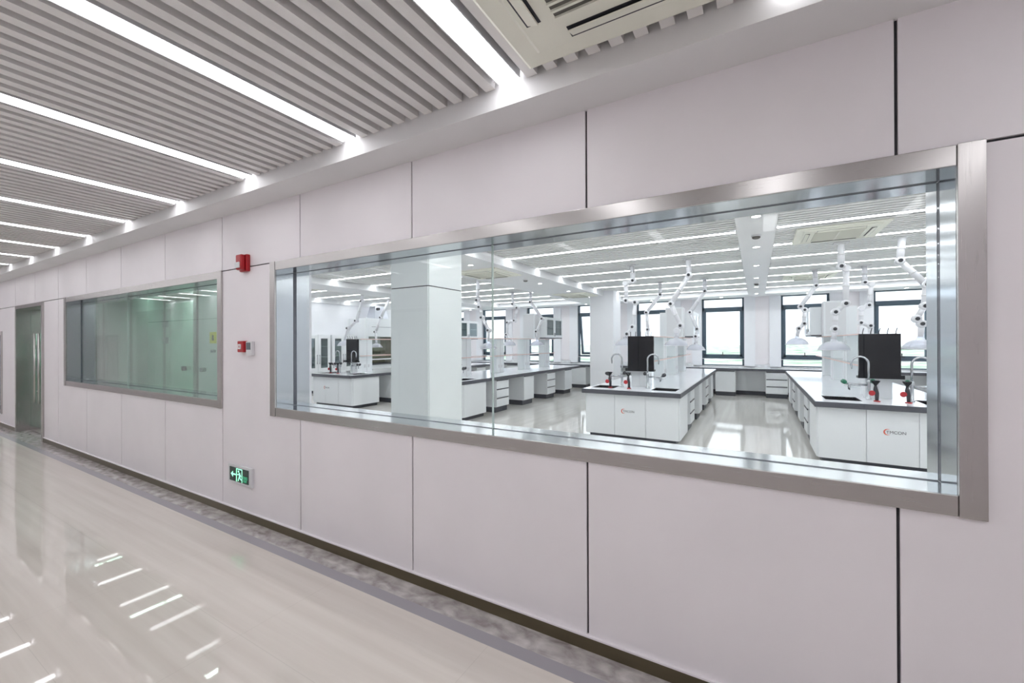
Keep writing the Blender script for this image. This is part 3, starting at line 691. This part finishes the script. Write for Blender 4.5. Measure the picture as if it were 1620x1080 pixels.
ISL = [(-9.75, -8.20, 'far left bench'), (-6.50, -4.97, 'long bench right of the panelled column'), (-2.50, -0.968, 'middle island'), (0.637, 2.17, 'right island')]
Y0B, Y1B = 4.525, 10.9
for ii, (x0, x1, nm) in enumerate(ISL):
    c = (x0 + x1) / 2; w_ = x1 - x0
    if ii == 2: sk = [(-2.41, -2.05, 4.78, 5.21), (-1.45, -1.08, 4.78, 5.21)]
    elif ii == 3: sk = [(0.78, 1.16, 4.80, 5.25), (1.75, 2.10, 4.80, 5.25)]
    else: sk = [(c - 0.66, c - 0.28, 4.78, 5.21), (c + 0.30, c + 0.66, 4.78, 5.21)]
    o = worktop(x0, x1, Y0B, Y1B, sk); o['label'] = 'white worktop with dark edge and sinks on the ' + nm; o['group'] = 'island worktops'
    o = place('sinkcab', lambda: sink_cab(w_), (c, Y0B + 0.10, 0), 0, 'white sink cabinet closing the corridor end of the ' + nm, 'island sink cabinets')
    b = MB(); b.box(c - 0.02, c + 0.02, 5.46, 10.82, 0.10, 0.735, 'cab'); b.box(c - 0.02, c + 0.02, 5.46, 10.82, 0, 0.10, 'plinth')
    o = b.build('bench_divider'); tag(o, 'white centre panel under the worktop of the ' + nm, 'panel', 'bench centre panels')
    sides = [1] if ii < 3 else [-1]
    for sgn in sides:
        for k, (ya, kd) in enumerate(((5.86, 'drawer'), (7.13, 'door'), (8.48, 'drawer'), (9.72, 'door'))):
            place('unit_' + kd, lambda: base_unit(kd), ((x1 - 0.035) if sgn > 0 else (x0 + 0.035), ya + 0.27, 0), 0 if sgn > 0 else PI,
                  'white %s cabinet, %s from the sink, %s' % ('drawer' if kd == 'drawer' else 'door', NTH[k], nm), '%s cabinets under the islands' % kd)
    place('rack', rack, (c, 0, TZ), 0, 'two-tier glass shelf rack with coral rails along the ' + nm, 'reagent racks')
    place('shaft', shaft, (c, 8.76, 1.677), 0, 'tall white service box on the ' + nm, 'service shafts')
    for sgn in (1, -1):
        if sgn < 0 and ii in (0, 1): continue
        place('wcab', wall_cab, (c + sgn * 0.06, 9.10 if sgn > 0 else 10.30, 1.705), 0 if sgn > 0 else PI,
              'glass door wall cabinet, %s, facing %s' % (nm, 'right' if sgn > 0 else 'left'), 'rack cabinets')
    place('peg', pegboard, (c + (0.03 if ii == 2 else 0), 5.20, 1.105), 0, 'black drying pegboard at the sink end of the ' + nm, 'drying pegboards')
    b = MB(); b.box(c - 0.14, c + 0.14, 5.26, 5.40, TZ, 1.64, 'cab'); b.box(c - 0.005, c + 0.005, 5.255, 5.26, TZ + 0.02, 1.06, 'white')
    o = b.build('service_column', bevel=0.003); tag(o, 'white service column carrying the pegboard of the ' + nm, 'service column', 'pegboard columns')
    kn = 'green' if ii == 3 else 'blackm'
    fx = {2: (-1.97, -1.55), 3: (1.26, 1.68)}.get(ii, (c - 0.24, c + 0.2))
    ex = {2: (-2.12, -1.81), 3: (1.31, 1.61)}.get(ii, (c - 0.38, c - 0.09))
    place('fa' + kn + 'L', lambda: faucet(kn, -1, -1), (fx[0], 5.03, TZ), 0, 'swan-neck faucet curving left on the ' + nm, 'swan-neck faucets')
    place('fa' + kn + 'R', lambda: faucet(kn, 1, 1), (fx[1], 5.03, TZ), 0, 'swan-neck faucet curving right on the ' + nm, 'swan-neck faucets')
    place('eye', eyewash, (ex[0], 4.86, TZ), 0, 'eyewash spray with red disc on the %s, left one' % nm, 'eyewash sprays')
    place('eye', eyewash, (ex[1], 4.86, TZ), 0, 'eyewash spray with red disc on the %s, right one' % nm, 'eyewash sprays')
# logos go on after the copies so each cabinet carries exactly one
for o in [q for q in scn.objects if q.parent is None and q.name.startswith('sink_cabinet')]:
    c = o.location.x
    dx = -0.045 if c > 1 else (-0.10 if c > -3 else -0.26)
    logo(o, dx, 0.47)

# bench along the windows
b_ = worktop(LXL + 0.02, LXR - 0.02, 11.52, YW - 0.055, []); b_['label'] = 'long worktop with dark front edge under the windows'
k = 0
for xc, kd in ((-9.9, 'door'), (-7.9, 'drawer'), (-7.3, 'door'), (-5.28, 'door'), (-3.3, 'drawer'), (-2.1, 'drawer'), (-1.53, 'door'), (-0.79, 'door'), (0.47, 'drawer'), (1.3, 'drawer'), (2.6, 'door'), (3.9, 'drawer')):
    place('wunit_' + kd, lambda: base_unit(kd, 0.52, 0.535), (xc, 11.555, 0), -PI / 2, 'white %s cabinet under the window worktop, %s from the left' % ('three-drawer' if kd == 'drawer' else 'single-door', NTH[k]), '%s cabinets under the window worktop' % kd); k += 1
b = MB(); b.box(LXL + 0.02, LXR - 0.02, 12.10, 12.14, 0.12, 0.735, 'cab'); b.box(LXL + 0.02, LXR - 0.02, 12.10, 12.14, 0, 0.12, 'plinth')
tag(b.build('bench_back_panel'), 'white back panel below the window worktop', 'panel')
for k, x in enumerate((-8.1, -6.0, -3.95, -1.9, 0.14, 2.18)):
    b = MB(); b.box(x - 0.19, x + 0.19, 12.09, 12.142, TZ, TZ + 0.10, 'white'); b.box(x - 0.12, x - 0.05, 12.086, 12.09, TZ + 0.03, TZ + 0.07, 'cab'); b.box(x + 0.05, x + 0.12, 12.086, 12.09, TZ + 0.03, TZ + 0.07, 'cab')
    tag(b.build('socket_box', bevel=0.004), 'white socket box on the window worktop, %s pier from the left' % NTH[k], 'socket box', 'socket boxes')

# ------------------------------------------------------------------ fume extraction arms
ARMS = [
 (5.95, [(-2.03, 3.03), (-2.01, 2.72), (-2.15, 2.68), (-2.14, 2.35), (-1.97, 2.31), (-2.02, 1.85), (-2.12, 1.72)], (-2.16, 1.50), 'nearest arm left of the pegboard on the middle island'),
 (8.60, [(-2.03, 3.04), (-2.02, 2.71), (-2.35, 2.29), (-2.32, 1.87), (-2.31, 1.69)], (-2.31, 1.45), 'rear left arm over the middle island'),
 (5.85, [(-1.03, 2.99), (-1.02, 2.73), (-1.32, 2.24), (-1.16, 1.85), (-1.22, 1.76)], (-1.23, 1.50), 'front right arm over the middle island'),
 (8.50, [(-1.03, 3.02), (-1.02, 2.72), (-1.34, 2.25), (-1.19, 1.86), (-1.22, 1.69)], (-1.22, 1.38), 'rear right arm over the middle island'),
 (5.75, [(1.08, 2.99), (1.08, 2.67), (1.14, 2.63), (1.13, 2.12), (1.01, 2.0), (1.0, 1.75)], (0.99, 1.44), 'front left arm over the right island'),
 (8.40, [(1.02, 3.01), (1.04, 2.69), (0.78, 2.28), (0.85, 2.21), (0.84, 1.93), (0.75, 1.83)], (0.72, 1.51), 'rear left arm over the right island'),
 (8.30, [(1.79, 3.0), (1.79, 2.69), (1.89, 2.65), (1.85, 2.25), (1.74, 2.19), (1.73, 1.92), (1.87, 1.86)], (1.88, 1.46), 'rear arm over the right island behind its pegboard'),
 (5.70, [(1.75, 2.98), (1.72, 2.68), (1.99, 2.33), (1.97, 2.04), (1.89, 1.87), (1.94, 1.80)], (1.93, 1.46), 'front right arm over the right island'),
 (5.85, [(-5.49, 3.03), (-5.5, 2.53), (-5.44, 2.37), (-5.38, 2.13), (-5.2, 1.84)], (-5.21, 1.43), 'front arm over the bench right of the panelled column'),
 (8.40, [(-6.06, 2.98), (-6.04, 2.66), (-5.9, 2.55), (-5.99, 2.19), (-6.22, 2.14), (-6.25, 1.79)], (-6.17, 1.48), 'rear left arm over the bench right of the panelled column'),
 (8.50, [(-5.53, 2.98), (-5.52, 2.7), (-5.16, 2.22), (-5.34, 1.87)], (-5.32, 1.48), 'rear right arm over the bench right of the panelled column'),
 (5.85, [(-9.32, 2.97), (-9.35, 2.71), (-9.58, 2.18), (-9.92, 1.98)], (-10.06, 1.50), 'arm bending left over the far left bench'),
 (8.00, [(-10.57, 3.04), (-10.96, 2.42), (-11.23, 1.94)], (-11.19, 1.42), 'arm hanging in front of the fume cupboard'),
]
for y, P_, (hx, hz_), lab in ARMS:
    P_ = [(P_[0][0], LZC)] + P_[1:]
    x0 = P_[0][0]
    t = thing('extraction_arm', 'white jointed fume extraction arm, ' + lab, 'extraction arm', (x0, y, LZC), group='fume extraction arms')
    rel = [(x - x0, z - LZC) for x, z in P_]; r = 0.044
    b = MB(); b.box(-0.09, 0.09, -0.09, 0.09, -0.012, 0.0, 'white'); b.lathe([(0.06, -0.012), (0.05, -0.03)], (0, 0, 0), 'white'); b.build('ceiling_flange', t)
    for k, ((xa, za), (xb, zb)) in enumerate(zip(rel, rel[1:])):
        L_ = math.hypot(xb - xa, zb - za); b = MB(); s_ = 1.0 - 0.06 * min(k, 3)
        b.tube([(xa, 0, za), (xb, 0, zb)], r * s_, 'armw', 16)
        if L_ > 0.22:
            m0 = 0.5; mx_, mz_ = xa + (xb - xa) * m0, za + (zb - za) * m0; d = 0.012 / L_
            b.tube([(mx_ - (xb - xa) * d, 0, mz_ - (zb - za) * d), (mx_ + (xb - xa) * d, 0, mz_ + (zb - za) * d)], r * s_ * 1.10, 'white', 16)
        b.build('tube', t)
        b = MB(); b.lathe([(r * 1.22 * 0.8, -r * 1.2), (r * 1.22, -r * 0.9), (r * 1.22, r * 0.9), (r * 1.22 * 0.8, r * 1.2)], (xb, 0, zb), 'armw', 16, axis='y'); jo = b.build('joint', t)
        if k % 2 == 0 or L_ > 0.15:
            b = MB(); b.lathe([(0.022, -r * 1.2 - 0.02), (0.026, -r * 1.2)], (xb, 0, zb), 'blackm', 12, axis='y'); b.build('knob', jo)
    lx, lz = rel[-1]; hx, hz2 = hx - x0, hz_ - LZC
    b = MB(); b.tube([(lx, 0, lz), (hx, 0, hz2 + 0.16)], [r * 0.85, r * 0.7], 'armw', 14); b.build('neck', t)
    b = MB(); R_ = 0.20
    b.lathe([(0.035, 0.165), (0.045, 0.128), (0.09, 0.118), (0.14, 0.088), (0.18, 0.045), (R_, 0.0), (R_ + 0.004, -0.006), (R_ - 0.004, -0.004), (0.173, 0.040), (0.134, 0.081), (0.085, 0.110), (0.03, 0.120)], (hx, 0, hz2), 'domeglass', 28, cap=(False, False)); ho = b.build('hood', t)
    b = MB(); b.lathe([(R_ - 0.002, -0.009), (R_ + 0.008, -0.009), (R_ + 0.008, 0.002), (R_ - 0.002, 0.002), (R_ - 0.002, -0.009)], (hx, 0, hz2), 'white', 28, cap=(False, False)); b.build('rim', ho)

# ------------------------------------------------------------------ left wall: glass cabinets and fume cupboard
def tall_cab():
    t = thing('reagent_cabinet', '', 'cabinet'); W, D, H = 0.9, 0.45, 1.83
    b = MB(); b.box(0, 0.015, 0, W, 0.08, H, 'cab'); b.box(0, D, 0, 0.018, 0.08, H, 'cab'); b.box(0, D, W - 0.018, W, 0.08, H, 'cab')
    for z in (0.08, 0.80, 1.12, 1.45, H - 0.018): b.box(0.015, D - 0.01, 0.018, W - 0.018, z, z + 0.018, 'cab')
    b.box(0, D - 0.03, 0.01, W - 0.01, 0, 0.08, 'plinth'); b.build('body', t)
    for a, c in ((0.003, W / 2 - 0.002), (W / 2 + 0.002, W - 0.003)):
        b = MB(); f = 0.10; x0, x1 = D, D + 0.02
        b.box(x0, x1, a, a + f, 0.09, H, 'cab'); b.box(x0, x1, c - f, c, 0.09, H, 'cab'); b.box(x0, x1, a + f, c - f, 0.09, 0.78, 'cab'); b.box(x0, x1, a + f, c - f, H - 0.12, H, 'cab'); o = b.build('door', t, bevel=0.002)
        g = MB(); g.box(x0 + 0.008, x0 + 0.013, a + f, c - f, 0.78, H - 0.12, 'cabglass'); g.build('pane', o)
        yh = c - 0.04 if a < 0.1 else a + 0.04
        g = MB(); g.tube([(x1 + 0.03, yh, 0.9), (x1 + 0.03, yh, 1.2)], 0.008, 'chrome', 8); g.box(x1, x1 + 0.03, yh - 0.006, yh + 0.006, 0.92, 0.94, 'chrome'); g.box(x1, x1 + 0.03, yh - 0.006, yh + 0.006, 1.16, 1.18, 'chrome'); g.build('handle', o)
    return t
for k, y in enumerate((4.9, 5.86, 6.82)):
    place('tallcab', tall_cab, (LXL + 0.01, y, 0), 0, 'tall white glass door cabinet on the left wall, %s from the corridor' % NTH[k], 'tall reagent cabinets')
t = thing('fume_cupboard', 'large white fume cupboard with glass sash beside the tall cabinets', 'fume cupboard', (LXL + 0.02, 7.85, 0))
b = MB(); D, W, H = 0.85, 1.75, 2.42
b.box(0, D, 0, 0.12, 0.0, H, 'cab'); b.box(0, D, W - 0.12, W, 0.0, H, 'cab'); b.box(0, 0.03, 0.12, W - 0.12, 0, H, 'hoodin'); b.box(0.03, D, 0.12, W - 0.12, 0.12, 0.80, 'cab'); b.box(0.03, D - 0.04, 0.12, W - 0.12, 0, 0.12, 'plinth'); b.box(0.03, D, 0.12, W - 0.12, 1.78, H, 'cab')
b.build('body', t, bevel=0.004)
b = MB(); b.box(0.02, D + 0.03, 0.10, W - 0.10, 0.80, 0.84, 'edge'); b.build('worktop', t)
b = MB(); b.box(D - 0.05, D - 0.04, 0.12, W - 0.12, 1.0, 1.76, 'sash'); so = b.build('sash', t)
b = MB(); b.box(D - 0.06, D - 0.02, 0.12, W - 0.12, 0.97, 1.01, 'cab'); b.build('sash_handle', so)
b = MB(); b.box(D, D + 0.004, 0.25, W - 0.25, 2.12, 2.13, 'pull'); b.build('panel_seam', t)
t = thing('exhaust_duct', 'metal exhaust duct rising from the fume cupboard to the ceiling', 'duct', (LXL + 0.45, 8.75, 2.42))
b = MB(); b.loft([[(-.22, -.33, 0), (.22, -.33, 0), (.22, .33, 0), (-.22, .33, 0)], [(-.14, -.24, 0.46), (.14, -.24, 0.46), (.14, .24, 0.46), (-.14, .24, 0.46)]], 'duct', smooth=False); b.build('hopper', t)
b = MB(); b.lathe([(0.05, 0), (0.05, 0.1)], (0.24, -0.25, 0.35), 'blackm', 12, axis='x'); b.build('valve', t)

# ------------------------------------------------------------------ outside: land far below the windows
b = MB(); n = 40
V = [[b.bm.verts.new((-2600 + 130 * i, 30 + 90 * j, -28 + (0 if j < 8 else 10 * math.sin(i * 0.5) * math.sin(j * 0.3)))) for i in range(n)] for j in range(n)]
mi = b.mi('terrain')
for j in range(n - 1):
    for i in range(n - 1):
        f = b.bm.faces.new((V[j][i], V[j][i + 1], V[j + 1][i + 1], V[j + 1][i])); f.material_index = mi; f.smooth = True
tag(b.build('distant_land'), 'green land far below the windows, haze put into its pale colour', 'landscape', kind='structure')
